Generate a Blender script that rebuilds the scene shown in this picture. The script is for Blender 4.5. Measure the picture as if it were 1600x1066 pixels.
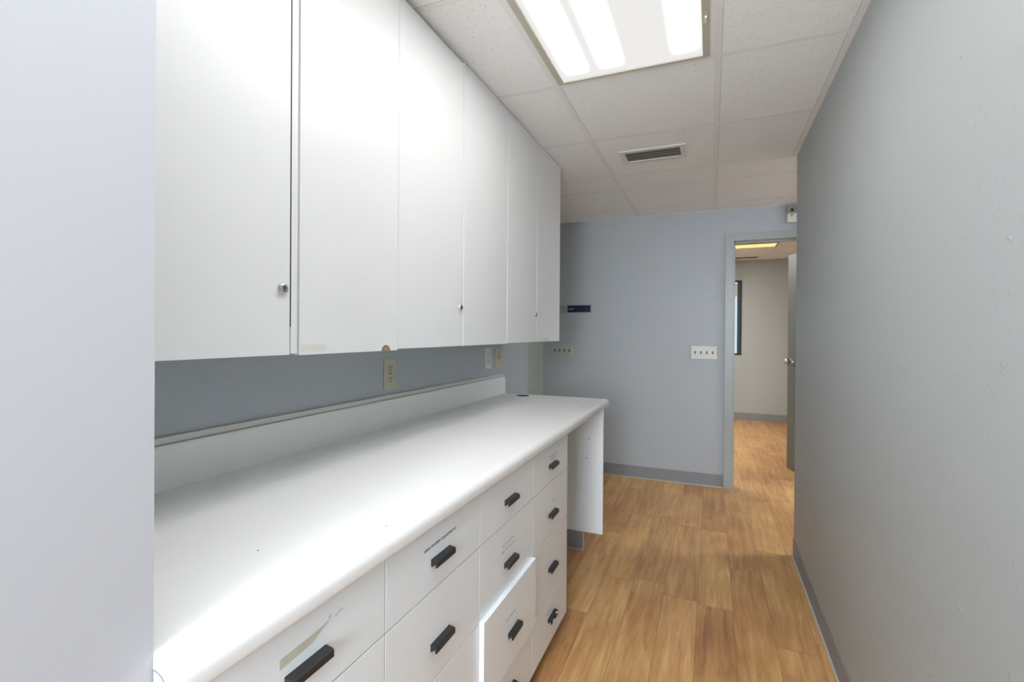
import bpy, bmesh, math, random
from mathutils import Matrix, Vector

for o in list(bpy.data.objects):
    bpy.data.objects.remove(o, do_unlink=True)
S = bpy.context.scene
COL = S.collection
random.seed(4)

# ------------------------------------------------------------------ camera
F, CX, CY, YAW, ROLL, PITCH, CAMH = 751.55, 806.85, 523.1, .3858, -.0068, -.0037, 1.2468
cam = bpy.data.cameras.new('camera'); camo = bpy.data.objects.new('camera', cam); COL.objects.link(camo)
cam.sensor_width = 36.0; cam.lens = F / 1600 * 36.0
cam.shift_x = (800 - CX) / 1600; cam.shift_y = (CY - 533) / 1600
cam.clip_start = .02
c, s = math.cos(YAW), math.sin(YAW)
fw = Vector((-s, c, 0)); rt = Vector((c, s, 0)); up = Vector((0, 0, 1))
cp, sp = math.cos(PITCH), math.sin(PITCH)
fw2 = fw * cp + up * sp; up2 = up * cp - fw * sp
cr, sr = math.cos(ROLL), math.sin(ROLL)
rt3 = rt * cr - up2 * sr; up3 = up2 * cr + rt * sr
M = Matrix((rt3, up3, -fw2)).transposed().to_4x4(); M.translation = (0, 0, CAMH)
camo.matrix_world = M
S.camera = camo

# ------------------------------------------------------------------ world, exposure
S.view_settings.view_transform = 'Standard'; S.view_settings.look = 'None'
S.view_settings.gamma = 1.0; S.view_settings.exposure = 2.28; S.view_settings.use_curve_mapping = False
w = bpy.data.worlds.new('world'); S.world = w; w.use_nodes = True
# overcast sky, boosted behind the camera as fill light, dim over the far room
SKY_FAR, SKY_FILL = .18, 6.6
_n = w.node_tree.nodes; _l = w.node_tree.links
_n['Background'].inputs[0].default_value = (.84, .92, 1, 1)
_tc = _n.new('ShaderNodeTexCoord'); _sx = _n.new('ShaderNodeSeparateXYZ'); _mr = _n.new('ShaderNodeMapRange')
_l.new(_tc.outputs['Generated'], _sx.inputs[0]); _l.new(_sx.outputs[1], _mr.inputs['Value'])
_mr.inputs['From Min'].default_value = .3; _mr.inputs['From Max'].default_value = -.5
_mr.inputs['To Min'].default_value = SKY_FAR; _mr.inputs['To Max'].default_value = SKY_FILL
_l.new(_mr.outputs[0], _n['Background'].inputs[1])
pl = bpy.data.lights.new('window_portal', 'AREA'); pl.shape = 'RECTANGLE'; pl.size = .92; pl.size_y = 1.3; pl.cycles.is_portal = True
plo = bpy.data.objects.new('window_portal', pl); COL.objects.link(plo); plo.location = (-.08, -2.02, 1.5)
plo.rotation_euler = (math.radians(90), 0, math.radians(180)) if False else (math.radians(90), 0, 0)
LIGHT_MAIN, FILL_NEAR, LIGHT_SIDE, LIGHT_ROOM, FILL_ROOM = .60, 1.2, 11.3, .30, 6.5
FILL_NEAR_COL, SIDE_COL, MAIN_COL, ROOM_COL = (.93, .96, 1), (.95, .98, 1), (1, .985, .96), (1, .62, .25)

# ------------------------------------------------------------------ materials
def mat(name, col, rough=.5, metal=0, spec=.5, var=0, vscale=4, bump=0, bscale=60, bdist=.002, emis=None, es=0, coat=0):
    m = bpy.data.materials.new(name); m.use_nodes = True; nt = m.node_tree; N = nt.nodes; L = nt.links
    b = N['Principled BSDF']
    b.inputs['Base Color'].default_value = (*col, 1); b.inputs['Roughness'].default_value = rough
    b.inputs['Metallic'].default_value = metal; b.inputs['Specular IOR Level'].default_value = spec
    tc = N.new('ShaderNodeTexCoord')
    n = N.new('ShaderNodeTexNoise'); n.inputs['Scale'].default_value = vscale; n.inputs['Detail'].default_value = 4
    L.new(tc.outputs['Object'], n.inputs['Vector'])
    r = N.new('ShaderNodeMapRange'); r.inputs['To Min'].default_value = 1 - var; r.inputs['To Max'].default_value = 1 + var
    L.new(n.outputs['Fac'], r.inputs['Value'])
    h = N.new('ShaderNodeHueSaturation'); h.inputs['Color'].default_value = (*col, 1)
    L.new(r.outputs[0], h.inputs['Value']); L.new(h.outputs[0], b.inputs['Base Color'])
    if bump:
        n2 = N.new('ShaderNodeTexNoise'); n2.inputs['Scale'].default_value = bscale; n2.inputs['Detail'].default_value = 3
        L.new(tc.outputs['Object'], n2.inputs['Vector'])
        bp = N.new('ShaderNodeBump'); bp.inputs['Strength'].default_value = bump; bp.inputs['Distance'].default_value = bdist
        L.new(n2.outputs['Fac'], bp.inputs['Height']); L.new(bp.outputs[0], b.inputs['Normal'])
    if emis:
        b.inputs['Emission Color'].default_value = (*emis, 1); b.inputs['Emission Strength'].default_value = es
    return m

def wall_mat(name, col, rough=.45):
    """painted drywall with a light knock-down texture"""
    m = mat(name, col, rough, spec=.35, var=.02, vscale=2)
    nt = m.node_tree; N = nt.nodes; L = nt.links; b = N['Principled BSDF']
    tc = [n for n in N if n.type == 'TEX_COORD'][0]
    n = N.new('ShaderNodeTexNoise'); n.inputs['Scale'].default_value = 38; n.inputs['Detail'].default_value = 5
    n.inputs['Roughness'].default_value = .6
    L.new(tc.outputs['Object'], n.inputs['Vector'])
    r = N.new('ShaderNodeValToRGB'); r.color_ramp.elements[0].position = .60; r.color_ramp.elements[1].position = .72
    L.new(n.outputs['Fac'], r.inputs['Fac'])
    n3 = N.new('ShaderNodeTexNoise'); n3.inputs['Scale'].default_value = 7; n3.inputs['Detail'].default_value = 3
    L.new(tc.outputs['Object'], n3.inputs['Vector'])
    mx = N.new('ShaderNodeMath'); mx.operation = 'MULTIPLY_ADD'; mx.inputs[1].default_value = .6
    L.new(n3.outputs['Fac'], mx.inputs[0]); L.new(r.outputs[0], mx.inputs[2])
    bp = N.new('ShaderNodeBump'); bp.inputs['Strength'].default_value = .5; bp.inputs['Distance'].default_value = .0022
    L.new(mx.outputs[0], bp.inputs['Height']); L.new(bp.outputs[0], b.inputs['Normal'])
    return m

def floor_mat():
    m = bpy.data.materials.new('vinyl_plank'); m.use_nodes = True; nt = m.node_tree; N = nt.nodes; L = nt.links
    b = N['Principled BSDF']
    tc = N.new('ShaderNodeTexCoord')
    sx = N.new('ShaderNodeSeparateXYZ'); L.new(tc.outputs['Object'], sx.inputs[0])
    def math_(op, a, bb=None, cc=None):
        n = N.new('ShaderNodeMath'); n.operation = op
        for i, v in enumerate((a, bb, cc)):
            if v is None: continue
            if isinstance(v, (int, float)): n.inputs[i].default_value = v
            else: L.new(v, n.inputs[i])
        return n.outputs[0]
    W, LEN = .1505, .92
    xs = math_('DIVIDE', math_('ADD', sx.outputs[0], 10.104 + .0315), W)      # seam at x = -.104
    row = math_('FLOOR', xs); fx = math_('FRACT', xs)
    wn = N.new('ShaderNodeTexWhiteNoise'); wn.noise_dimensions = '1D'; L.new(row, wn.inputs['W'])
    ys = math_('ADD', math_('DIVIDE', sx.outputs[1], LEN), math_('MULTIPLY', wn.outputs['Value'], 7.0))
    colr = math_('FLOOR', ys); fy = math_('FRACT', ys)
    cmb = N.new('ShaderNodeCombineXYZ'); L.new(row, cmb.inputs[0]); L.new(colr, cmb.inputs[1])
    wn2 = N.new('ShaderNodeTexWhiteNoise'); wn2.noise_dimensions = '2D'; L.new(cmb.outputs[0], wn2.inputs['Vector'])
    rnd = wn2.outputs['Value']
    ex = math_('MINIMUM', fx, math_('SUBTRACT', 1, fx)); ey = math_('MINIMUM', fy, math_('SUBTRACT', 1, fy))
    gx = math_('LESS_THAN', math_('MULTIPLY', ex, W), .0011); gy = math_('LESS_THAN', math_('MULTIPLY', ey, LEN), .0013)
    seam = math_('MAXIMUM', gx, gy)
    off = N.new('ShaderNodeCombineXYZ'); L.new(math_('MULTIPLY', rnd, 37.0), off.inputs[2])
    add = N.new('ShaderNodeVectorMath'); add.operation = 'ADD'
    L.new(tc.outputs['Object'], add.inputs[0]); L.new(off.outputs[0], add.inputs[1])
    def grain(scale, sc, det=5, rough=.6, dist=0):
        mp = N.new('ShaderNodeMapping'); mp.inputs['Scale'].default_value = sc; L.new(add.outputs[0], mp.inputs[0])
        n = N.new('ShaderNodeTexNoise'); n.inputs['Scale'].default_value = scale; n.inputs['Detail'].default_value = det
        n.inputs['Roughness'].default_value = rough; n.inputs['Distortion'].default_value = dist
        L.new(mp.outputs[0], n.inputs['Vector']); return n.outputs['Fac']
    g1 = grain(5, (7, .55, 1), 5, .6, .8)      # broad figure
    g2 = grain(22, (9, .5, 1), 5, .7)          # fine grain
    g3 = grain(3, (1.2, .8, 1), 3, .5)         # blotches
    ramp = N.new('ShaderNodeValToRGB')
    e = ramp.color_ramp.elements
    e[0].position = .30; e[0].color = (.27, .125, .042, 1)
    e[1].position = .72; e[1].color = (.72, .44, .18, 1)
    q = e.new(.45); q.color = (.44, .225, .075, 1)
    q = e.new(.6); q.color = (.58, .32, .118, 1)
    v = math_('ADD', math_('MULTIPLY', g1, .50), math_('MULTIPLY', g3, .30))
    v = math_('ADD', v, math_('MULTIPLY', g2, .20))
    v = math_('ADD', v, math_('MULTIPLY', math_('SUBTRACT', rnd, .5), .11))
    v = math_('ADD', math_('MULTIPLY', math_('SUBTRACT', v, .5), 1.12), .5)
    L.new(v, ramp.inputs['Fac'])
    dk = N.new('ShaderNodeMix'); dk.data_type = 'RGBA'; L.new(math_('MULTIPLY', seam, .6), dk.inputs['Factor'])
    hs = N.new('ShaderNodeHueSaturation'); L.new(ramp.outputs[0], hs.inputs['Color'])
    L.new(math_('ADD', .5, math_('MULTIPLY', math_('SUBTRACT', g3, .5), .035)), hs.inputs['Hue'])
    hs.inputs['Value'].default_value = 1.10; hs.inputs['Saturation'].default_value = .97
    L.new(hs.outputs[0], dk.inputs['A']); dk.inputs['B'].default_value = (.10, .05, .02, 1)
    L.new(dk.outputs['Result'], b.inputs['Base Color'])
    b.inputs['Roughness'].default_value = .36; b.inputs['Specular IOR Level'].default_value = .45
    n = grain(16, (2.6, 1.1, 1), 2, .4, .9)
    bmp = N.new('ShaderNodeBump'); bmp.inputs['Strength'].default_value = .35; bmp.inputs['Distance'].default_value = .003
    hh = math_('SUBTRACT', math_('ADD', n, math_('MULTIPLY', g2, .5)), math_('MULTIPLY', seam, .6))
    L.new(hh, bmp.inputs['Height']); L.new(bmp.outputs[0], b.inputs['Normal'])
    return m

def tile_mat():
    m = mat('ceiling_tile', (.87, .865, .85), .9, spec=.1)
    nt = m.node_tree; N = nt.nodes; L = nt.links; b = N['Principled BSDF']
    tc = [n for n in N if n.type == 'TEX_COORD'][0]
    n = N.new('ShaderNodeTexNoise'); n.inputs['Scale'].default_value = 130; n.inputs['Detail'].default_value = 3
    L.new(tc.outputs['Object'], n.inputs['Vector'])
    r = N.new('ShaderNodeValToRGB')
    r.color_ramp.elements[0].position = .30; r.color_ramp.elements[0].color = (.66, .65, .63, 1)
    r.color_ramp.elements[1].position = .39; r.color_ramp.elements[1].color = (.87, .865, .85, 1)
    L.new(n.outputs['Fac'], r.inputs['Fac']); L.new(r.outputs[0], b.inputs['Base Color'])
    bp = N.new('ShaderNodeBump'); bp.inputs['Strength'].default_value = .4; bp.inputs['Distance'].default_value = .002
    L.new(n.outputs['Fac'], bp.inputs['Height']); L.new(bp.outputs[0], b.inputs['Normal'])
    return m

def diffuser_mat(name, col, strength, tubes, halfw, y0, y1, lo=.5, hi=1.6):
    """acrylic lens lit by tubes running along y at the given local x positions"""
    m = bpy.data.materials.new(name); m.use_nodes = True; nt = m.node_tree; N = nt.nodes; L = nt.links
    for n in list(N):
        if n.type == 'BSDF_PRINCIPLED': N.remove(n)
    out = [n for n in N if n.type == 'OUTPUT_MATERIAL'][0]
    em = N.new('ShaderNodeEmission'); em.inputs[0].default_value = (*col, 1)
    tc = N.new('ShaderNodeTexCoord'); sx = N.new('ShaderNodeSeparateXYZ'); L.new(tc.outputs['Object'], sx.inputs[0])
    def mm(op, a, bb=None):
        n = N.new('ShaderNodeMath'); n.operation = op
        for i, v in enumerate((a, bb)):
            if v is None: continue
            if isinstance(v, (int, float)): n.inputs[i].default_value = v
            else: L.new(v, n.inputs[i])
        return n.outputs[0]
    tot = None
    for t in tubes:
        d = mm('DIVIDE', mm('SUBTRACT', sx.outputs[0], t), halfw)
        q2 = mm('MULTIPLY', d, d); g = mm('POWER', 2.718, mm('MULTIPLY', mm('MULTIPLY', q2, q2), -1.0))
        tot = g if tot is None else mm('ADD', tot, g)
    for e in (y0, y1):
        d = mm('ABSOLUTE', mm('SUBTRACT', sx.outputs[1], e))
        r = N.new('ShaderNodeMapRange'); r.inputs['From Min'].default_value = .04; r.inputs['From Max'].default_value = .13
        r.interpolation_type = 'SMOOTHSTEP'; L.new(d, r.inputs['Value'])
        tot = mm('MULTIPLY', tot, r.outputs[0])
    st = mm('MULTIPLY', mm('ADD', mm('MULTIPLY', tot, hi - lo), lo), strength)
    L.new(st, em.inputs[1]); L.new(em.outputs[0], out.inputs[0])
    return m

WALL = wall_mat('blue_grey_paint', (.44, .475, .505))
WALLR = wall_mat('grey_corridor_paint', (.395, .42, .42))
WALLW = wall_mat('room_grey_paint', (.44, .455, .44))
PIER = mat('pale_grey_paint', (.50, .50, .525), .6, spec=.3, var=.012, vscale=3, bump=.05, bscale=30)
TRIMP = mat('frame_paint', (.36, .385, .385), .35, var=.01)
WHITE = mat('white_laminate', (.735, .74, .745), .32, var=.008, vscale=3)
FRONT = mat('white_drawer_laminate', (.82, .85, .875), .35, var=.008, vscale=3)
COUNTER = mat('white_counter_laminate', (.84, .84, .83), .38, var=.012, vscale=5)
CAULK = mat('off_white_strip', (.66, .65, .60), .5)
GAP = mat('gap_shade', (.03, .03, .035), .8)
SEAM = mat('seam_and_gap_shade', (.25, .25, .27), .7)
BASE = mat('rubber_base', (.25, .255, .27), .45, var=.02)
BASEL = mat('rubber_base_toe', (.50, .49, .46), .5)
BLACK = mat('black_plastic', (.018, .018, .02), .38, bump=.15, bscale=220, bdist=.0005)
CHROME = mat('steel', (.62, .62, .60), .25, metal=1)
NICKEL = mat('nickel', (.5, .49, .46), .22, metal=1)
SLOT = mat('slot_black', (.01, .01, .01), .6)
BEIGE = mat('almond_plastic', (.53, .50, .38), .4)
IVORY = mat('white_plastic', (.68, .67, .62), .4)
STEELP = mat('brushed_plate', (.55, .55, .50), .38, metal=.6)
NAVY = mat('navy_plastic', (.006, .012, .045), .35)
SIGNG = mat('sign_grey', (.33, .36, .35), .5)
TEXTW = mat('sign_letter', (.35, .38, .45), .5)
INK = mat('label_ink', (.17, .17, .18), .6)
INKL = mat('faded_ink', (.30, .30, .30), .6)
TAPE = mat('tape_residue', (.56, .54, .44), .6, var=.10, vscale=60)
WOODCHIP = mat('particle_board', (.33, .22, .11), .9, var=.25, vscale=300)
LFRAME = mat('fixture_frame', (.50, .47, .385), .45)
GRID = mat('ceiling_grid', (.80, .79, .77), .6)
VENTW = mat('vent_white', (.72, .71, .68), .45)
VENTD = mat('vent_dark', (.10, .092, .07), .5)
VENTD2 = mat('vent_slat', (.24, .22, .17), .45)
BLKF = mat('black_window_frame', (.012, .012, .012), .4)
TEAL = mat('teal_window_edge', (.02, .06, .09), .4)
BLIND = mat('blind_fabric', (.62, .60, .52), .8)
DOORP = mat('door_paint', (.12, .13, .12), .4)
FLOOR = floor_mat(); TILE = tile_mat()

# ------------------------------------------------------------------ helpers
def box(bm, x0, x1, y0, y1, z0, z1, bev=0, seg=2):
    r = bmesh.ops.create_cube(bm, size=1)
    vs = r['verts']
    for v in vs:
        v.co = Vector(((x0 + x1) / 2 + v.co.x * (x1 - x0), (y0 + y1) / 2 + v.co.y * (y1 - y0), (z0 + z1) / 2 + v.co.z * (z1 - z0)))
    if bev:
        es = {e for v in vs for e in v.link_edges}
        bmesh.ops.bevel(bm, geom=list(es), offset=bev, segments=seg, affect='EDGES', profile=.6)

def prism(bm, pts, axis, a, b):
    """extrude polygon pts (2-D) along axis from a to b. axis y: pts=(x,z); axis x: (y,z); axis z: (x,y)"""
    def P(p, t):
        return {'y': (p[0], t, p[1]), 'x': (t, p[0], p[1]), 'z': (p[0], p[1], t)}[axis]
    A = [bm.verts.new(P(p, a)) for p in pts]; B = [bm.verts.new(P(p, b)) for p in pts]
    n = len(pts)
    bm.faces.new(A); bm.faces.new(B[::-1])
    for i in range(n):
        bm.faces.new((A[i], B[i], B[(i + 1) % n], A[(i + 1) % n]))
    bmesh.ops.recalc_face_normals(bm, faces=bm.faces)

def lathe(bm, prof, center, axis, seg=24):
    """prof: list of (r, t) along axis"""
    rings = []
    for r, t in prof:
        ring = []
        for k in range(seg):
            a = 2 * math.pi * k / seg; u, v = r * math.cos(a), r * math.sin(a)
            d = {'x': (t, u, v), 'y': (u, t, v), 'z': (u, v, t)}[axis]
            ring.append(bm.verts.new(Vector(center) + Vector(d)))
        rings.append(ring)
    for A, B in zip(rings, rings[1:]):
        for k in range(seg):
            bm.faces.new((A[k], A[(k + 1) % seg], B[(k + 1) % seg], B[k]))
    bm.faces.new(rings[0]); bm.faces.new(rings[-1][::-1])
    bmesh.ops.recalc_face_normals(bm, faces=bm.faces)

def world_loc(o):
    v = Vector((0, 0, 0))
    while o: v += o.location; o = o.parent
    return v

def obj(name, build, material, parent=None, loc=None, smooth=False, label=None):
    """mesh authored in world coordinates by build(bm); origin at loc (world) or at the parent's origin"""
    bm = bmesh.new(); build(bm)
    pw = world_loc(parent) if parent else Vector((0, 0, 0))
    ow = Vector(loc) if loc is not None else pw
    bmesh.ops.translate(bm, verts=bm.verts, vec=-ow)
    me = bpy.data.meshes.new(name); bm.to_mesh(me); bm.free()
    for m in (material if isinstance(material, (list, tuple)) else [material]): me.materials.append(m)
    if smooth:
        for p in me.polygons: p.use_smooth = True
    o = bpy.data.objects.new(name, me); COL.objects.link(o)
    if parent: o.parent = parent
    o.location = ow - pw
    if label: o['label'] = label
    return o

def B(*a, **k):
    return lambda bm: box(bm, *a, **k)

def boxes(lst, bev=0):
    def f(bm):
        for b in lst: box(bm, *b, bev=bev)
    return f

def thing(name, label, cat, loc, group=None, kind=None):
    o = bpy.data.objects.new(name, None); COL.objects.link(o); o.location = loc
    o.empty_display_size = .05
    if label: o['label'] = label
    if cat: o['category'] = cat
    if group: o['group'] = group
    if kind: o['kind'] = kind
    return o

def struct(name, build, m, parent=None, label=None):
    o = obj(name, build, m, parent)
    if not parent: o['kind'] = 'structure'
    if label: o['label'] = label; 
    return o

def text_mesh(name, s, size, material, parent, origin, right, upv, extr=.0004, align='LEFT', label=None, width=None):
    cu = bpy.data.curves.new('tmp', 'FONT'); cu.body = s; cu.size = size; cu.extrude = extr; cu.align_x = align; cu.space_character = 1.12; cu.space_word = 1.25
    t = bpy.data.objects.new('tmp', cu); COL.objects.link(t)
    dg = bpy.context.evaluated_depsgraph_get()
    me = bpy.data.meshes.new_from_object(t.evaluated_get(dg))
    bpy.data.objects.remove(t, do_unlink=True)
    r = Vector(right); u = Vector(upv); n = r.cross(u)
    R = Matrix((r, u, n)).transposed().to_4x4(); R.translation = Vector(origin) - world_loc(parent)
    if width:
        xs = [v.co.x for v in me.vertices]; k = width / (max(xs) - min(xs)); me.transform(Matrix.Diagonal((k, 1, 1, 1)))
    me.transform(R); me.materials.clear(); me.materials.append(material); me.name = name
    o = bpy.data.objects.new(name, me); COL.objects.link(o); o.parent = parent
    if label: o['label'] = label
    return o

# ------------------------------------------------------------------ key dimensions
CH = 2.2587           # corridor ceiling
YF = 4.258            # far wall face
XR = .438; YR = 3.10  # right wall face and its end
XP = -.60; YP = .36   # pier face and its end
XW = -1.21; YW = 3.205  # alcove wall face and its end
XW2 = -1.456          # set-back wall
XC = -.861            # upper cabinet door face
XD = -.565            # drawer face
YB = -2.0             # wall behind the camera
X1 = -.5975; FT = .6096; Y0 = 1.8964
DX0, DX1 = .161, 1.03   # clear door opening
DZ = 1.998
RY = 7.75; RH = 2.328   # far room
XE = 2.6                # side corridor end

# ------------------------------------------------------------------ structure
struct('floor', B(-2.4, XE + .1, YB - .1, RY + .1, -.05, 0), FLOOR)

def ceil_build(bm):
    xs = [X1 - 2 * FT, X1 - FT, X1, X1 + FT, XR + .01, X1 + 3 * FT, X1 + 4 * FT, X1 + 5 * FT, XE + .05]
    # tile sheet
    box(bm, -1.6, XE + .1, YB - .1, YF + .05, CH + .001, CH + .03)
ceiling = struct('ceiling', ceil_build, TILE)
TY = [Y0 + k * FT for k in (-7, -6, -5, -4, -3, -2, -1, 0, 1, 2, 2.5, 3.5)]
def grid_build(bm):
    t = .0125
    for x in (X1 - FT, X1, X1 + FT):
        box(bm, x - t, x + t, YB, YF, CH, CH + .0012)
    for x in (X1 + 2 * FT, X1 + 3 * FT, X1 + 4 * FT):
        box(bm, x - t, x + t, YR, YF, CH, CH + .0012)
    for y in TY:
        x1 = XR if y < YR else XE
        # the light takes the middle column from Y0-2 to Y0
        if abs(y - (Y0 - FT)) < .01:
            box(bm, -1.5, X1, y - t * .8, y + t * .8, CH + .0003, CH + .0012)
            box(bm, X1 + FT, x1, y - t * .8, y + t * .8, CH + .0003, CH + .0012)
        else:
            box(bm, -1.5, x1, y - t * .8, y + t * .8, CH + .0003, CH + .0012)
    # wall angle
    box(bm, XR - .022, XR, YB, YR, CH - .001, CH + .004)
    box(bm, XW2, XE, YF - .012, YF, CH - .001, CH + .004)
struct('ceiling_grid', grid_build, GRID, ceiling)
# grey strips painting a thin shadow line between each tile edge and its grid bar
def shadow_line_build(bm):
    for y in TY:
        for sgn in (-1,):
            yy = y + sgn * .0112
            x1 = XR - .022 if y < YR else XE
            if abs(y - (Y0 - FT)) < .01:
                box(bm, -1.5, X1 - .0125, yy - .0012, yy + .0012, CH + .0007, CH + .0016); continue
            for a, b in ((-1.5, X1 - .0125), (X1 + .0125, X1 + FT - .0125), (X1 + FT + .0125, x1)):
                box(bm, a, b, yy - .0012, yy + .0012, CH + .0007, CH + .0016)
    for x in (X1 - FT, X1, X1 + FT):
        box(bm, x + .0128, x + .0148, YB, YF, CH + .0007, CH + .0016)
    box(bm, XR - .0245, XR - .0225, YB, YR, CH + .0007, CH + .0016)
struct('tile_shadow_lines', shadow_line_build, mat('tile_shadow', (.50, .49, .47), .9), ceiling)

struct('wall_left', boxes([(XW - .11, XW, YP, YW, 0, CH + .02)]), WALL)
struct('wall_left_recess', boxes([(XW2 - .1, XW2, YW - .05, YF, 0, CH + .02), (XW2, XW - .1, YW - .1, YW, 0, CH + .02)]), wall_mat('sage_paint', (.40, .45, .41)))
struct('wall_pier', boxes([(XW2 - .1, XP, YB, YP, 0, CH + .02)]), PIER)
struct('wall_right', boxes([(XR, XR + .12, YB, YR, 0, CH + .02)]), WALLR)
struct('wall_far', boxes([(-1.6, DX0 - .02, YF, YF + .115, 0, RH + .05), (DX1 + .02, XE + .1, YF, YF + .115, 0, RH + .05),
                          (DX0 - .02, DX1 + .02, YF, YF + .115, DZ + .02, RH + .05)]), WALL)
struct('wall_side', boxes([(XR + .12, XE + .1, YR - .12, YR, 0, CH + .02), (XE, XE + .1, YR, YF, 0, CH + .02)]), WALL)
# wall behind the camera, with an unseen window sized to let in fill daylight
struct('wall_back', boxes([(XP, -.54, YB - .1, YB, 0, CH + .02), (.38, XR, YB - .1, YB, 0, CH + .02),
                           (-.54, .38, YB - .1, YB, 0, .85), (-.54, .38, YB - .1, YB, 2.15, CH + .02)]), WALL)
wb = thing('unseen_fill_window', None, None, (-.08, YB, .85), kind='structure')
obj('window_frame', boxes([(-.54, .38, YB - .07, YB - .03, .85, .89), (-.54, .38, YB - .07, YB - .03, 2.11, 2.15),
                           (-.54, -.50, YB - .07, YB - .03, .89, 2.11), (.34, .38, YB - .07, YB - .03, .89, 2.11)]), BLKF, wb)
# far room
struct('wall_room_left', boxes([(-1.7, -1.6, YF + .115, RY, 0, RH + .03)]), WALLW)
struct('wall_room_right', boxes([(1.75, 1.85, YF + .115, RY, 0, RH + .03)]), WALLW)
WX0, WX1, WZ0, WZ1 = -.75, .399, .945, 2.037
struct('wall_room_back', boxes([(-1.7, WX0, RY, RY + .14, 0, RH + .03), (WX1, 1.85, RY, RY + .14, 0, RH + .03),
                                (WX0, WX1, RY, RY + .14, 0, WZ0), (WX0, WX1, RY, RY + .14, WZ1, RH + .03)]), WALLW)
rc = struct('ceiling_room', boxes([(-1.7, 1.85, YF + .115, RY + .1, RH + .001, RH + .03)]), TILE)
LX0, LY0, LY1 = .12, 6.33, 6.66
def rg(bm):
    for x in (LX0, LX0 + FT, LX0 + 2 * FT, LX0 - FT, LX0 - 2 * FT): box(bm, x - .012, x + .012, YF + .115, RY, RH, RH + .0012)
    for y in (4.83, 5.44, 6.05, 6.66, 7.27): box(bm, -1.6, 1.75, y - .01, y + .01, RH, RH + .0012)
struct('ceiling_grid', rg, GRID, rc)

# baseboards
def cove(x0, x1, y0, y1, h=.10):
    return boxes([(x0, x1, y0, y1, 0, h)])
bf = struct('baseboard_far', lambda bm: (box(bm, XW2, .096, YF - .006, YF, 0, .100), box(bm, XW2, .096, YF - .014, YF - .004, 0, .012)), BASE)
struct('baseboard_right', lambda bm: (box(bm, XR - .005, XR, YB, YR, 0, .10), box(bm, XR - .005, XR + .12, YR, YR + .005, 0, .10)), BASE)
struct('baseboard_right_toe', lambda bm: box(bm, XR - .013, XR - .005, YB, YR, 0, .009, bev=.003), BASEL)
struct('baseboard_far_toe', lambda bm: box(bm, XW2, .09, YF - .020, YF - .014, 0, .006), BASEL)
struct('baseboard_room', lambda bm: box(bm, -1.6, 1.75, RY - .006, RY, 0, .105), BASE)
struct('baseboard_left', lambda bm: (box(bm, XW, XW + .005, 2.73, YW, 0, .10), box(bm, XW2, XW2 + .005, YW, YF, 0, .10)), BASE)
struct('baseboard_pier', lambda bm: box(bm, XP, XP + .005, YB, YP - .012, 0, .10), BASE)

# door 1 : metal frame, open leaf
d1 = thing('door_1', None, None, (.6, YF, 0), kind='structure')
def frame(bm):
    a = .065
    box(bm, DX0 - a, DX0, YF - .016, YF + .131, 0, DZ + .06, bev=.003)
    box(bm, DX1, DX1 + a, YF - .016, YF + .131, 0, DZ + .06, bev=.003)
    box(bm, DX0, DX1, YF - .016, YF + .131, DZ, DZ + .06, bev=.003)
    box(bm, DX0, DX0 + .012, YF + .04, YF + .09, 0, DZ); box(bm, DX0, DX1, YF + .04, YF + .09, DZ - .012, DZ)
obj('door_frame', frame, TRIMP, d1)
hx, hy = 1.0, YF + .14
ax, ay = .655, 5.09
L_ = math.hypot(ax - hx, ay - hy); dvx, dvy = (ax - hx) / L_, (ay - hy) / L_
nx, ny = dvy, -dvx   # one side
def leafpt(t, off): return (hx + dvx * t + nx * off, hy + dvy * t + ny * off)
def leaf(bm):
    prism(bm, [leafpt(0, 0), leafpt(L_, 0), leafpt(L_, .042), leafpt(0, .042)], 'z', .012, 1.985)
lf = obj('door_leaf', leaf, DOORP, d1)
for sgn, nm in ((1, 'door_knob'), (-1, 'door_knob')):
    def kn(bm, sgn=sgn):
        prof = [(.030, 0), (.030, .006), (.012, .010), (.011, .030), (.024, .040), (.028, .052), (.022, .064), (.006, .068)]
        off = .042 if sgn > 0 else 0
        cx_, cy_ = leafpt(L_ - .065, off)
        lathe(bm, prof, (0, 0, 0), 'x', 20)
        ang = math.atan2(ny * sgn, nx * sgn)
        bmesh.ops.rotate(bm, verts=bm.verts, cent=(0, 0, 0), matrix=Matrix.Rotation(ang, 3, 'Z'))
        bmesh.ops.translate(bm, verts=bm.verts, vec=(cx_, cy_, 1.0))
    obj(nm, kn, NICKEL, lf, smooth=True)
obj('latch_plate', lambda bm: prism(bm, [leafpt(L_, .010), leafpt(L_ + .001, .010), leafpt(L_ + .001, .032), leafpt(L_, .032)], 'z', .97, 1.03), NICKEL, lf)

# window in the far room
wn = thing('window_1', None, None, ((WX0 + WX1) / 2, RY, WZ0), kind='structure')
def wfr(bm):
    a = .024
    for b in ((WX0, WX1, WZ0, WZ0 + a), (WX0, WX1, WZ1 - a, WZ1)): box(bm, b[0], b[1], RY - .01, RY + .06, b[2], b[3], bev=.003)
    for b in ((WX0, WX0 + a), (WX1 - a, WX1)): box(bm, b[0], b[1], RY - .01, RY + .06, WZ0 + a, WZ1 - a, bev=.003)
obj('window_frame', wfr, BLKF, wn)
GL = bpy.data.materials.new('glass'); GL.use_nodes = True
g = GL.node_tree.nodes['Principled BSDF']; g.inputs['Base Color'].default_value = (.9, .95, 1, 1); g.inputs['Roughness'].default_value = .02
g.inputs['Transmission Weight'].default_value = 1; g.inputs['IOR'].default_value = 1.02
obj('window_pane', B(WX0 + .024, WX1 - .024, RY + .045, RY + .048, WZ0 + .024, WZ1 - .024), GL, wn)
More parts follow.
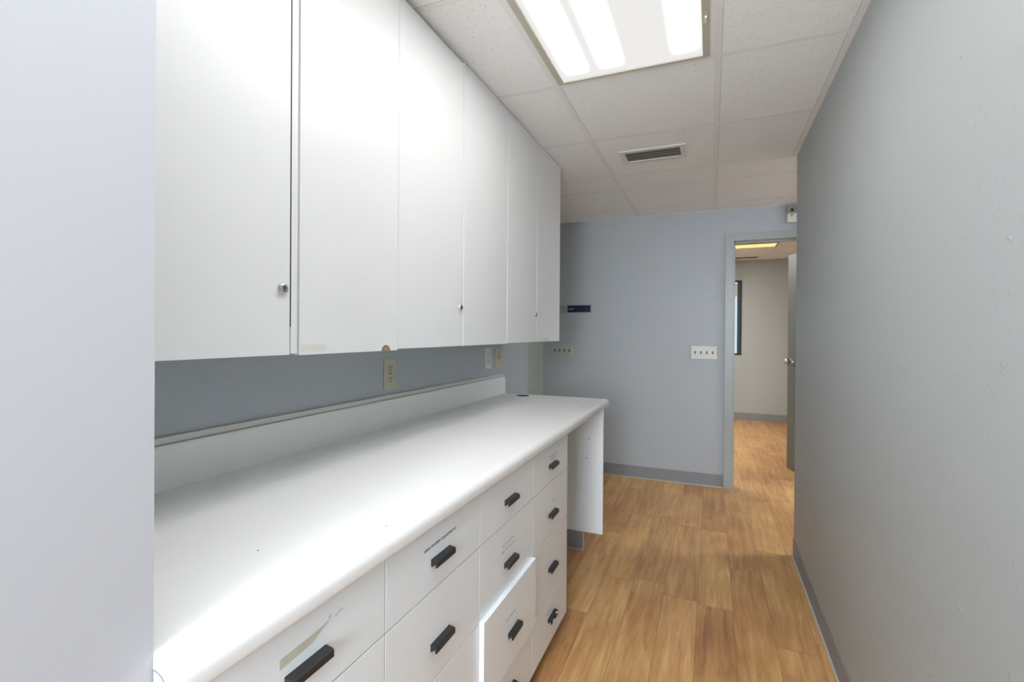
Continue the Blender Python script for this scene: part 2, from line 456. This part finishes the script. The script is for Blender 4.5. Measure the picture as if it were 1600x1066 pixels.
def bl(bm):
    z = 1.985
    while z > 1.84:
        box(bm, WX0 + .05, WX1 - .052, RY + .004, RY + .018, z - .019, z - .001); z -= .02
    box(bm, WX0 + .05, WX1 - .052, RY, RY + .022, 1.805, 1.835)
obj('window_blind', bl, BLIND, wn)
obj('window_stop', B(WX1 - .055, WX1 - .024, RY + .001, RY + .043, WZ0 + .024, WZ1 - .024), TEAL, wn)

# ------------------------------------------------------------------ ceiling lights
def troffer(name, label, x0, x1, y0, y1, z, m_diff, loc, latch=False, kindgrp=None):
    t = thing(name, label, 'ceiling light', loc)
    fw_ = .024
    def fr(bm):
        box(bm, x0, x0 + fw_, y0, y1, z - .006, z + .003, bev=.002); box(bm, x1 - fw_, x1, y0, y1, z - .006, z + .003, bev=.002)
        box(bm, x0 + fw_, x1 - fw_, y0, y0 + fw_, z - .006, z + .003); box(bm, x0 + fw_, x1 - fw_, y1 - fw_ * .55, y1, z - .006, z + .003)
    obj('light_frame', fr, LFRAME, t)
    obj('diffuser', lambda bm: box(bm, x0 + fw_, x1 - fw_, y0 + fw_, y1 - fw_ * .55, z - .001, z + .003), m_diff, t, loc=((x0 + x1) / 2, (y0 + y1) / 2, z))
    if latch:
        obj('latch', lambda bm: box(bm, x1 - .014, x1 - .008, y1 - .245, y1 - .215, z - .012, z - .005, bev=.001), IVORY, t, label='small white latch')
    return t
fx0, fx1, fy0, fy1 = X1 + .0135, X1 + FT - .026, Y0 - 2 * FT + .02, Y0 - .018
hwid = (fy1 - fy0) / 2
DM = diffuser_mat('lens_main', MAIN_COL, LIGHT_MAIN, (-.191, -.058, .204), .036, -hwid, hwid, .295, 5.6)
troffer('ceiling_light', 'recessed fluorescent ceiling light with beige frame glowing white above the corridor', fx0, fx1, fy0, fy1, CH, DM, ((fx0 + fx1) / 2, Y0 - FT, CH), latch=True)
DM2 = diffuser_mat('lens_near_fill', FILL_NEAR_COL, FILL_NEAR, (-.165, 0, .165), .05, -.6, .6, .6, 1.6)  # unseen light added overhead to brighten the near end
troffer('ceiling_light', 'added fill light, unseen above the camera, next to the visible ceiling light', fx0, fx1, Y0 - 4 * FT + .02, Y0 - 2 * FT - .02, CH, DM2, ((fx0 + fx1) / 2, Y0 - 3 * FT, CH))
DM3 = diffuser_mat('lens_side', SIDE_COL, LIGHT_SIDE, (-.165, 0, .165), .05, -.25, .25, .6, 1.6)
sx0 = X1 + 4 * FT
troffer('ceiling_light', 'recessed ceiling light in the side passage round the right corner', sx0 + .013, sx0 + FT - .013, 3.44, 4.01, CH, DM3, (sx0 + FT / 2, 3.72, CH))
DM5 = diffuser_mat('lens_room_fill', (1, .99, .96), FILL_ROOM, (-.165, 0, .165), .05, -.6, .6, .6, 1.6)  # extra unseen light, added to lift the far room to neutral
troffer('ceiling_light', 'added white fill light, unseen in the left half of the far room', LX0 - 2 * FT, LX0 - FT, 5.44, 6.66, RH, DM5, (LX0 - 1.5 * FT, 6.05, RH))
DM4 = diffuser_mat('lens_room', ROOM_COL, LIGHT_ROOM, (0,), 2.0, -5, 5, .9, 1.0)
troffer('ceiling_light', 'warm orange ceiling light seen through the doorway in the far room', LX0, LX0 + FT, 6.36, 6.66, RH, DM4, (LX0 + FT / 2, 6.5, RH))

# ------------------------------------------------------------------ ceiling vents
def vent(label, x0, x1, y0, y1, z, m=.03):
    t = thing('air_vent', label, 'vent', ((x0 + x1) / 2, (y0 + y1) / 2, z))
    def pl(bm):
        a = m
        box(bm, x0 - a, x0, y0 - a, y1 + a, z - .005, z, bev=.0015); box(bm, x1, x1 + a, y0 - a, y1 + a, z - .005, z, bev=.0015)
        box(bm, x0, x1, y0 - a, y0, z - .005, z); box(bm, x0, x1, y1, y1 + a, z - .005, z)
    obj('vent_frame', pl, VENTW, t)
    obj('duct', B(x0, x1, y0, y1, z - .001, z + .003), VENTD, t)
    n = 4
    for k in range(n):
        yy = y0 + (y1 - y0) * (k + .5) / n
        obj('slat', lambda bm: prism(bm, [(yy - .010, z - .004), (yy + .006, z - .0015), (yy + .006, z - .0005), (yy - .010, z - .0025)], 'x', x0, x1), VENTD2, t)
    for xx in (x0 - .018, x1 + .018):
        obj('screw', lambda bm: lathe(bm, [(.0035, -.0065), (.004, -.005)], (xx, (y0 + y1) / 2, z), 'z', 10), VENTD2, t)
    return t
vent('white ceiling air vent with dark slots in the tile beyond the light', -.461, -.167, 2.728, 2.868, CH)
vent('dark slotted ceiling vent inside the far room near its window', .26, .585, 7.42, 7.56, RH, .012)

# ------------------------------------------------------------------ upper cabinets
ZB, ZT = 1.197, 2.248
XCB = XW + .001
def lock(parent, y, z):
    def f(bm):
        lathe(bm, [(.0125, 0), (.0125, .004), (.0105, .0075), (.009, .0085)], (XC, y, z), 'x', 28)
    l = obj('lock', f, CHROME, parent, smooth=False, label='round metal key lock')
    def k(bm):
        lathe(bm, [(.0028, 0), (.0028, .0006)], (XC + .0085, y, z + .0015), 'x', 12)
        box(bm, XC + .0085, XC + .0091, y - .0012, y + .0012, z - .005, z + .001)
    obj('keyhole', k, SLOT, l if False else parent)
    return l
def upper(label, y0, y1, doors, zt=ZT, zb=ZB, strips=(), locks=(), xf=XC):
    t = thing('wall_cabinet', label, 'cabinet', (XCB, (y0 + y1) / 2, zb), group='white wall cabinets in a row')
    th = .018; xb = xf - .019
    def body(bm):
        box(bm, XCB, xb, y0, y0 + th, zb, zt); box(bm, XCB, xb, y1 - th, y1, zb, zt)
        box(bm, XCB, xb, y0 + th, y1 - th, zb + .004, zb + .022); box(bm, XCB, xb, y0 + th, y1 - th, zt - .018, zt)
        box(bm, XCB, XCB + .006, y0 + th, y1 - th, zb + .022, zt - .018)
    obj('body', body, WHITE, t)
    ds = []
    for i, (a, b, dz) in enumerate(doors):
        d = obj('door', (lambda a, b, dz: (lambda bm: box(bm, xb + .0015, xf, a, b, zb + dz, zt - .001, bev=.0012)))(a, b, dz), WHITE, t)
        ds.append(d)
    for (a, b, dep) in strips:
        obj('filler_strip', (lambda a, b, dep: (lambda bm: box(bm, xb, xf - dep, a, b, zb, zt, bev=.001)))(a, b, dep), WHITE, t)
    for i, y, z in locks: lock(ds[i], y, z)
    return t, ds
uA, dA = upper('white wall cabinet nearest the pale wall end, single locked door', YP + .002, .8185, [(YP + .004, .7935, -.002)], strips=[(.7995, .8175, .003)], locks=[(0, .772, 1.339)])
# near-black strip painting the shade in the gap beside the slightly ajar door
obj('door_gap_shade', B(XC - .02, XC - .003, .7936, .7994, ZB + .06, ZT), GAP, uA)
uB, dB = upper('white double-door wall cabinet with a chipped lower door edge above the beige outlet', .8195, 1.589, [(.8205, 1.1865, -.004), (1.1885, 1.574, 0)], zt=ZT - .002, strips=[(1.5765, 1.588, .001)], locks=[(1, 1.562, 1.339)])
uC, dC = upper('white single-door wall cabinet without a lock, second from the far end', 1.5905, 2.004, [(1.598, 2.003, 0)], zt=ZT + .007, strips=[(1.5912, 1.5965, -.001)])
uD, dD = upper('white double-door wall cabinet at the far end of the row', 2.005, 2.818, [(2.0065, 2.403, .003), (2.405, 2.817, .003)], zt=ZT + .007, locks=[(0, 2.378, 1.343)])
# chipped spot
def chip(bm):
    pts = [(1.1305 + .0175 * math.cos(a) , ZB - .0038 + .015 * math.sin(a) ) for a in [math.pi * k / 14 for k in range(15)]]
    prism(bm, pts, 'x', XC - .0005, XC + .0008)
obj('chipped_edge', chip, WOODCHIP, dB[0], label='broken half-round chip showing brown board')
def chiprim(bm):
    a0 = [math.pi * k / 14 for k in range(15)]
    f = lambda r: [(1.1305 + r * math.cos(a) , ZB - .0038 + .86 * r * math.sin(a) ) for a in a0]
    prism(bm, f(.0185) + f(.0160)[::-1], 'x', XC + .0005, XC + .0012)
obj('chip_rim', chiprim, mat('chip_dark', (.07, .05, .03), .9), dB[0])
# old tape along lower corners of the doors
obj('tape_mark', B(XC, XC + .0006, .826, .90, ZB + .004, ZB + .020), mat('old_tape', (.68, .67, .60), .6), dB[0], label='strip of yellowed tape')
obj('tape_mark', B(XC, XC + .0006, 2.53, 2.62, ZB + .008, ZB + .018), mat('old_tape_far', (.62, .62, .56), .6), dD[1], label='strip of yellowed tape')

# ------------------------------------------------------------------ countertop
CZ = .870; CB = .828; CXF = -.545; CYE = 2.775; CYS = .3602
ct = thing('countertop', 'long white laminate countertop with rounded front edge and low backsplash on the drawer cabinets', 'countertop', (-.88, 1.55, CB))
def arc(cx_, cz_, r, a0, a1, n): return [(cx_ + r * math.cos(math.radians(a0 + (a1 - a0) * k / n)), cz_ + r * math.sin(math.radians(a0 + (a1 - a0) * k / n))) for k in range(n + 1)]
prof = [(XW + .002, CB), (CXF - .008, CB)] + arc(CXF - .008, CB + .008, .008, -90, 0, 4)[1:] + arc(CXF - .022, CZ - .022, .022, 0, 90, 8) + [(XW + .002, CZ)]
profR = [(XW + .002, CB), (CXF - .008, CB)]
def ctop(bm):
    # with a rounded far front corner
    rc_ = .03
    secs = [CYS]
    # keep slab straight; far end bevelled afterwards
    prism(bm, prof, 'y', CYS, CYE)
    es = [e for e in bm.edges if all(abs(v.co.y - CYE) < 1e-5 for v in e.verts) and max(v.co.z for v in e.verts) > CB + .001 and max(v.co.x for v in e.verts) > XW + .01]
    bmesh.ops.bevel(bm, geom=es, offset=.012, segments=4, affect='EDGES', profile=.5)
slab = obj('top', ctop, COUNTER, ct)
for p in slab.data.polygons: p.use_smooth = True
# round cable hole cut near the far end
HC = (-1.05, 2.695)
bmc = bmesh.new(); lathe(bmc, [(.0402, -.03), (.0402, .05)], (HC[0], HC[1], CZ), 'z', 40)
mec = bpy.data.meshes.new('cut'); bmc.to_mesh(mec); bmc.free(); oc = bpy.data.objects.new('cut', mec); COL.objects.link(oc)
oc.location = Vector((0, 0, 0))
bmesh_loc = world_loc(ct)
md = slab.modifiers.new('b', 'BOOLEAN'); md.object = oc; md.operation = 'DIFFERENCE'; md.solver = 'EXACT'
bpy.context.view_layer.update()
dg = bpy.context.evaluated_depsgraph_get()
newme = bpy.data.meshes.new_from_object(slab.evaluated_get(dg))
slab.modifiers.clear(); slab.data = newme; newme.materials.clear(); newme.materials.append(COUNTER)
bpy.data.objects.remove(oc, do_unlink=True)
try:
    newme.set_sharp_from_angle(angle=math.radians(35))
except Exception: pass
obj('cable_hole', lambda bm: lathe(bm, [(.0400, -.029), (.0400, -.0006), (.0375, -.0006), (.0375, -.028)], (HC[0], HC[1], CZ), 'z', 32), mat('hole_dark', (.05, .045, .035), .7), ct, label='dark round cable hole')
def bsp(bm):
    x0, x1 = XW + .003, -1.188
    y1 = 2.752; z1 = .9765
    pts = [(YP + .002, CZ - .001), (y1, CZ - .001)] + [(y1 - .022 + .022 * math.cos(a), z1 - .022 + .022 * math.sin(a)) for a in [math.pi / 2 * k / 8 for k in range(9)]] + [(YP + .002, z1)]
    prism(bm, pts, 'x', x0, x1)
    es = [e for e in bm.edges if all(abs(v.co.x - x1) < 1e-5 for v in e.verts) and max(v.co.z for v in e.verts) > CZ + .01]
    bmesh.ops.bevel(bm, geom=es, offset=.003, segments=2, affect='EDGES')
obj('backsplash', bsp, COUNTER, ct)
def cap(bm):
    box(bm, XW + .001, -1.196, YP + .002, 2.735, .9765, .994, bev=.003)
obj('wall_strip', cap, CAULK, ct, label='off-white caulk strip above the backsplash')
obj('strip_joint', B(XW + .001, -1.1915, YP + .002, 2.733, .9755, .9775), SEAM, ct)
# laminate end cap : dark seam following the rounded edge
def endcap(bm):
    pr = [(CXF - .010, CB + .004)] + arc(CXF - .010, CB + .010, .006, -90, 0, 3)[1:] + arc(CXF - .022, CZ - .022, .018, 0, 90, 8) + [(XP + .001, CZ - .004), (XP + .001, CB + .004)]
    prism(bm, pr, 'y', CYS - .0012, CYS + .001)
obj('end_cap', endcap, mat('end_cap', (.66, .66, .67), .4), ct, label='pale end cap of the countertop')
def capseam(bm):
    o_ = arc(-.598, .8265, .0262, -10, 90, 12)
    i_ = arc(-.598, .8265, .0248, -10, 90, 12)
    prism(bm, o_ + i_[::-1], 'y', CYS - .002, CYS + .001)
    box(bm, XP + .0002, XP + .0016, CYS - .002, CYS + .001, CB + .001, .8515)
obj('end_seam', capseam, SEAM, ct)
# a few scuffs on the worktop
for x, y, r in ((-.719, .598, .0022), (-.612, 2.42, .004), (-.583, .77, .0018)):
    obj('scuff', lambda bm: lathe(bm, [(r, 0), (r, .0003)], (x, y, CZ - .0001), 'z', 10), mat('scuff', (.30, .29, .28), .8), ct, label='small grey scuff')

# ------------------------------------------------------------------ drawer cabinets
ROWS = [(.678, .8165, .742), (.475, .678, .555), (.246, .475, .349), (.06, .246, .158)]
COLS = [(YP + .004, .745), (.745, 1.143), (1.143, 1.552), (1.552, 1.980)]
CLAB = ['white drawer cabinet nearest the camera, with yellowed tape residue on its top drawer',
        'white drawer cabinet labelled for specimen collection kits, second from the camera',
        'white drawer cabinet whose third drawer front stands proud of the rest',
        'white drawer cabinet beside the open knee space, its lowest handle broken']
HP = [(0, .0075), (.014, .0055), (.017, .003), (.017, -.0075), (.015, -.0095), (.0115, -.0095), (.0115, -.003), (.004, -.003), (.004, -.008), (0, -.008)]
def handle(parent, y, z, xface, broken=False):
    if not broken:
        def f(bm):
            prism(bm, [(xface + a, z + b) for a, b in HP], 'y', y - .040, y + .040)
        return obj('handle', f, BLACK, parent)
    def f(bm):
        prism(bm, [(xface + a, z + b) for a, b in HP], 'y', y - .040, y - .030)
        top = [(0, .0075), (.013, .006), (.017, .002), (.0115, -.003), (.004, -.003), (0, -.003)]
        prism(bm, [(xface + a, z + b) for a, b in top], 'y', y - .030, y + .012)
        rnd = [(0, .0075), (.011, .009), (.016, .004), (.017, -.010), (.012, -.015), (0, -.015)]
        prism(bm, [(xface + a, z + b) for a, b in rnd], 'y', y + .012, y + .038)
    h = obj('handle', f, BLACK, parent, label='broken black handle with its white screw showing')
    obj('screw', lambda bm: lathe(bm, [(.0042, 0), (.0038, .0035)], (xface + .0145, y + .022, z + .0045), 'x', 12), mat('screw_white', (.85, .85, .85), .3), parent)
    return h
def marks(parent, y0, y1, z, x, h=.006, m=INKL, seed=1, tilt=0):
    """faded, unreadable line of printed lettering"""
    rnd = random.Random(seed)
    def f(bm):
        y = y0
        while y < y1 - .003:
            wl = rnd.uniform(.014, .028); e = min(y + wl, y1)
            while y < e - .002:
                zz = z + tilt * (y - y0)
                k = rnd.choice((0, 1, 2))
                box(bm, x, x + .0004, y, y + .0009, zz, zz + h)
                if k == 0: box(bm, x, x + .0004, y, y + .0030, zz + h * .42, zz + h * .58)
                if k == 1: box(bm, x, x + .0004, y, y + .0030, zz + h - .0010, zz + h)
                if k == 2: box(bm, x, x + .0004, y, y + .0030, zz, zz + .0010)
                y += .0044
            y += .004
    return obj('drawer_label', f, m, parent, label='faded line of small print')
for ci, (y0, y1) in enumerate(COLS):
    t = thing('drawer_cabinet', CLAB[ci], 'cabinet', (-.88, (y0 + y1) / 2, 0), group='white drawer cabinets under the countertop')
    xb = XD - .019
    def body(bm, y0=y0, y1=y1):
        zt = CB - .001
        a, b = y0 + .0005, y1 - .0005
        box(bm, XW + .012, xb, a, a + .018, .10, zt); box(bm, XW + .012, xb, b - .018, b, .10, zt)
        box(bm, XW + .012, xb, a + .018, b - .018, .10, .118); box(bm, XW + .012, XW + .03, a + .018, b - .018, .118, zt)
        box(bm, xb - .02, xb, a + .018, b - .018, zt - .05, zt)
        for (z0, z1, hz) in ROWS[1:]: box(bm, xb - .05, xb - .002, a + .018, b - .018, z1 - .012, z1 + .008)
    obj('body', body, WHITE, t)
    if ci < 3: obj('gap_shade_strip', B(xb, XD - .0012, y1 - .0012, y1 + .0002, .062, CB - .009), SEAM, t)  # this and the row strips below paint the drawer-gap shade in grey
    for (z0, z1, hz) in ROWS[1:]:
        obj('gap_shade_strip', B(xb, XD - .0015, y0 + .002, y1 - .002, z1 - .0011, z1 + .0011), SEAM, t)
    obj('toe_kick', lambda bm: (box(bm, -.68, -.662, y0 + .0005, y1 - .0005, 0, .099), box(bm, XW + .012, -.68, y1 - .02, y1 - .001, 0, .099) if ci == 3 else None), BASE, t, label='grey rubber-faced toe kick')
    for ri, (z0, z1, hz) in enumerate(ROWS):
        proud = .014 if (ci == 2 and ri == 2) else 0
        g = .0013
        dx = XD + proud
        ztop = z1 - g if ri else CB - .008
        d = obj('drawer', (lambda: (lambda bm: box(bm, xb + .0012 + proud, dx, y0 + g, y1 - g, z0 + g, ztop + (.004 if proud else 0), bev=.0009)))(), FRONT, t)
        if proud:
            obj('drawer_box', B(XW + .20, xb + .0012 + proud, y0 + .03, y1 - .03, z0 + .03, z1 - .04), WHITE, d)
        yc = (y0 + y1) / 2
        handle(d, yc, hz, dx, broken=(ci == 3 and ri == 3))
        if ci == 1 and ri == 0:
            text_mesh('drawer_label', 'URINE SPECIMEN COLLECTION KIT', .0078, INK, d, (dx + .0004, .876, .774), (0, 1, .02), (0, -.02, 1), label='black capital lettering', width=.137)
        if ci == 2 and ri == 1:
            marks(d, 1.293, 1.382, .613, dx, seed=3); marks(d, 1.288, 1.395, .596, dx, seed=5)
        if ci == 2 and ri == 2: marks(d, 1.292, 1.362, .398, dx, seed=6, h=.005)
        if ci == 3 and ri == 0: marks(d, 1.732, 1.83, .774, dx, seed=8, h=.005); marks(d, 1.752, 1.815, .764, dx, seed=9, h=.005)
        if ci == 3 and ri == 1: marks(d, 1.775, 1.812, .594, dx, seed=10, h=.005)
        if ci == 3 and ri == 3: marks(d, 1.705, 1.765, .190, dx, seed=12, h=.004)
        if ci == 0 and ri == 0:
            def tp(bm):
                prism(bm, [(.505, .764), (.566, .768), (.592, .780), (.604, .787), (.588, .783), (.560, .781), (.505, .779)], 'x', dx, dx + .0005)
            obj('tape_residue', tp, TAPE, d, label='torn yellowed tape residue')
            obj('scratch', lambda bm: (prism(bm, [(.615, .783), (.632, .787), (.632, .7885), (.615, .7845)], 'x', dx, dx + .0004), prism(bm, [(.600, .7875), (.606, .789), (.606, .792), (.600, .790)], 'x', dx, dx + .0004)), mat('scratch', (.48, .48, .47), .7), d)

# end panel carrying the far end of the counter
ep = thing('end_panel', 'white support panel under the far end of the countertop beyond the knee space', 'panel', (-.88, 2.71, 0))
def epb(bm):
    box(bm, XW + .012, XD, 2.702, 2.720, .108, CB - .001, bev=.001)
obj('panel', epb, FRONT, ep)
obj('toe_kick', B(XW + .012, -.678, 2.7035, 2.7185, 0, .108), BASE, ep, label='grey rubber-faced foot of the panel')
obj('toe_trim', boxes([(-.678, -.6755, 2.702, 2.7195, 0, .108), (XW + .012, -.678, 2.7005, 2.7035, 0, .006)]), BASEL, ep)
obj('back_edge', B(XD - .012, XD + .0015, 2.7205, 2.7235, .27, CB - .001), GAP, ep) if False else None
for y, z, x in ((2.7015, .644, -.644), (2.7015, .533, -.658)):
    obj('screw_hole', lambda bm: lathe(bm, [(.0032, 0), (.0032, .001)], (x, y - .0005, z), 'y', 10), SLOT, ep)

# ------------------------------------------------------------------ outlets on the alcove wall
def outlet(label, yc, zc, m, kind='duplex', w_=.074, h_=.118):
    t = thing('power_outlet' if kind != 'jack' else 'wall_jack', label, 'outlet', (XW, yc, zc))
    obj('plate', B(XW, XW + .005, yc - w_ / 2, yc + w_ / 2, zc - h_ / 2, zc + h_ / 2, bev=.002), m, t)
    if kind == 'duplex':
        for dz in (.02, -.02):
            r_ = obj('receptacle', lambda bm: box(bm, XW + .005, XW + .0075, yc - .017, yc + .017, zc + dz - .0145, zc + dz + .0145, bev=.004), m, t)
            obj('slots', lambda bm: (box(bm, XW + .0075, XW + .008, yc - .008, yc - .0055, zc + dz - .002, zc + dz + .008),
                                     box(bm, XW + .0075, XW + .008, yc + .0055, yc + .008, zc + dz - .002, zc + dz + .007),
                                     lathe(bm, [(.003, 0), (.003, .0006)], (XW + .0075, yc, zc + dz - .008), 'x', 10)), SLOT, r_)
    elif kind == 'gfci':
        r_ = obj('receptacle', B(XW + .005, XW + .008, yc - .017, yc + .017, zc - .034, zc + .034, bev=.002), m, t)
        for dz in (.022, -.022):
            obj('slots', lambda bm: (box(bm, XW + .008, XW + .0086, yc - .008, yc - .0052, zc + dz - .003, zc + dz + .008),
                                     box(bm, XW + .008, XW + .0086, yc + .0052, yc + .008, zc + dz - .003, zc + dz + .007),
                                     lathe(bm, [(.0033, 0), (.0033, .0007)], (XW + .008, yc, zc + dz - .010), 'x', 10)), SLOT, r_)
        obj('test_buttons', boxes([(XW + .008, XW + .0095, yc - .010, yc - .002, zc - .004, zc + .004), (XW + .008, XW + .0095, yc + .002, yc + .010, zc - .004, zc + .004)]), SLOT if False else mat('button', (.30, .28, .2), .5), r_)
    else:
        obj('toggle', B(XW + .005, XW + .013, yc - .006, yc + .006, zc - .012, zc + .012, bev=.002), m, t)
outlet('beige wall outlet below the chipped cabinet door', 1.612, 1.079, BEIGE, 'gfci', .076, .125)
outlet('white wall outlet below the far wall cabinets', 2.537, 1.098, IVORY, 'duplex', .080, .120)
outlet('beige wall plate just right of the white outlet', 2.678, 1.096, BEIGE, 'jack', .086, .118)

# ------------------------------------------------------------------ switches and signs on the far wall
def switches(label, x0, x1, z0, z1, mp, mt):
    t = thing('light_switch', label, 'light switch', ((x0 + x1) / 2, YF, z0))
    obj('plate', B(x0, x1, YF - .006, YF, z0, z1, bev=.0025), mp, t)
    for k in range(4):
        x = x0 + (x1 - x0) * (.16 + .68 * k / 3); z = (z0 + z1) / 2
        obj('toggle', lambda bm: (box(bm, x - .005, x + .005, YF - .0065, YF - .006, z - .012, z + .012), box(bm, x - .004, x + .004, YF - .018, YF - .006, z - .009, z + .002, bev=.0015)), mt, t, label='dark toggle switch')
        for dz in (.030, -.030):
            obj('screw', lambda bm: lathe(bm, [(.0028, -.0072), (.0028, -.006)], (x, YF, z + dz), 'y', 8), STEELP, t)
switches('four-gang metal light switch plate just past the end of the wall cabinets', -1.375, -1.172, 1.037, 1.142, STEELP, SLOT)
switches('four-gang white light switch plate beside the doorway', -.158, .040, 1.041, 1.148, IVORY, BLACK)

sg = thing('room_sign', 'narrow navy blue sign strip on a grey holder above the metal switch plate', 'sign', (-1.15, YF, 1.44))
obj('holder', B(-1.305, -1.000, YF - .004, YF, 1.434, 1.504, bev=.001), SIGNG, sg)
obj('sign_plate', B(-1.222, -1.010, YF - .008, YF - .004, 1.438, 1.500, bev=.001), NAVY, sg)
def sm(bm):
    rnd = random.Random(2); x = -1.212
    while x < -1.165:
        z = 1.466
        box(bm, x, x + .0018, YF - .0085, YF - .008, z - .007, z + .009); box(bm, x, x + .006, YF - .0085, YF - .008, z + rnd.choice((-.007, 0, .007)), z + rnd.choice((-.005, .002, .009)) + .001)
        x += .0095
obj('lettering', sm, TEXTW, sg, label='faint pale lettering')
obj('pictogram', boxes([(-1.263, -1.256, YF - .0045, YF - .004, 1.455, 1.485)]), mat('faded_mark', (.20, .23, .21), .6), sg)

al = thing('alarm_unit', 'small white and grey alarm unit above the doorway at the ceiling', 'alarm', (.58, YF, 2.11))
obj('housing', B(.530, .640, YF - .040, YF, 2.178, 2.240, bev=.004), mat('alarm_grey', (.30, .30, .27), .5), al)
obj('lamp_cover', B(.533, .640, YF - .045, YF, 2.112, 2.180, bev=.006), mat('alarm_white', (.82, .82, .76), .4), al, label='white lower cover')
obj('sensor_eye', lambda bm: lathe(bm, [(.012, -.045), (.011, -.038)], (.564, YF, 2.205), 'y', 16), SLOT, al)
obj('button', lambda bm: lathe(bm, [(.007, -.048), (.008, -.044)], (.562, YF, 2.166), 'y', 12), SEAM, al)
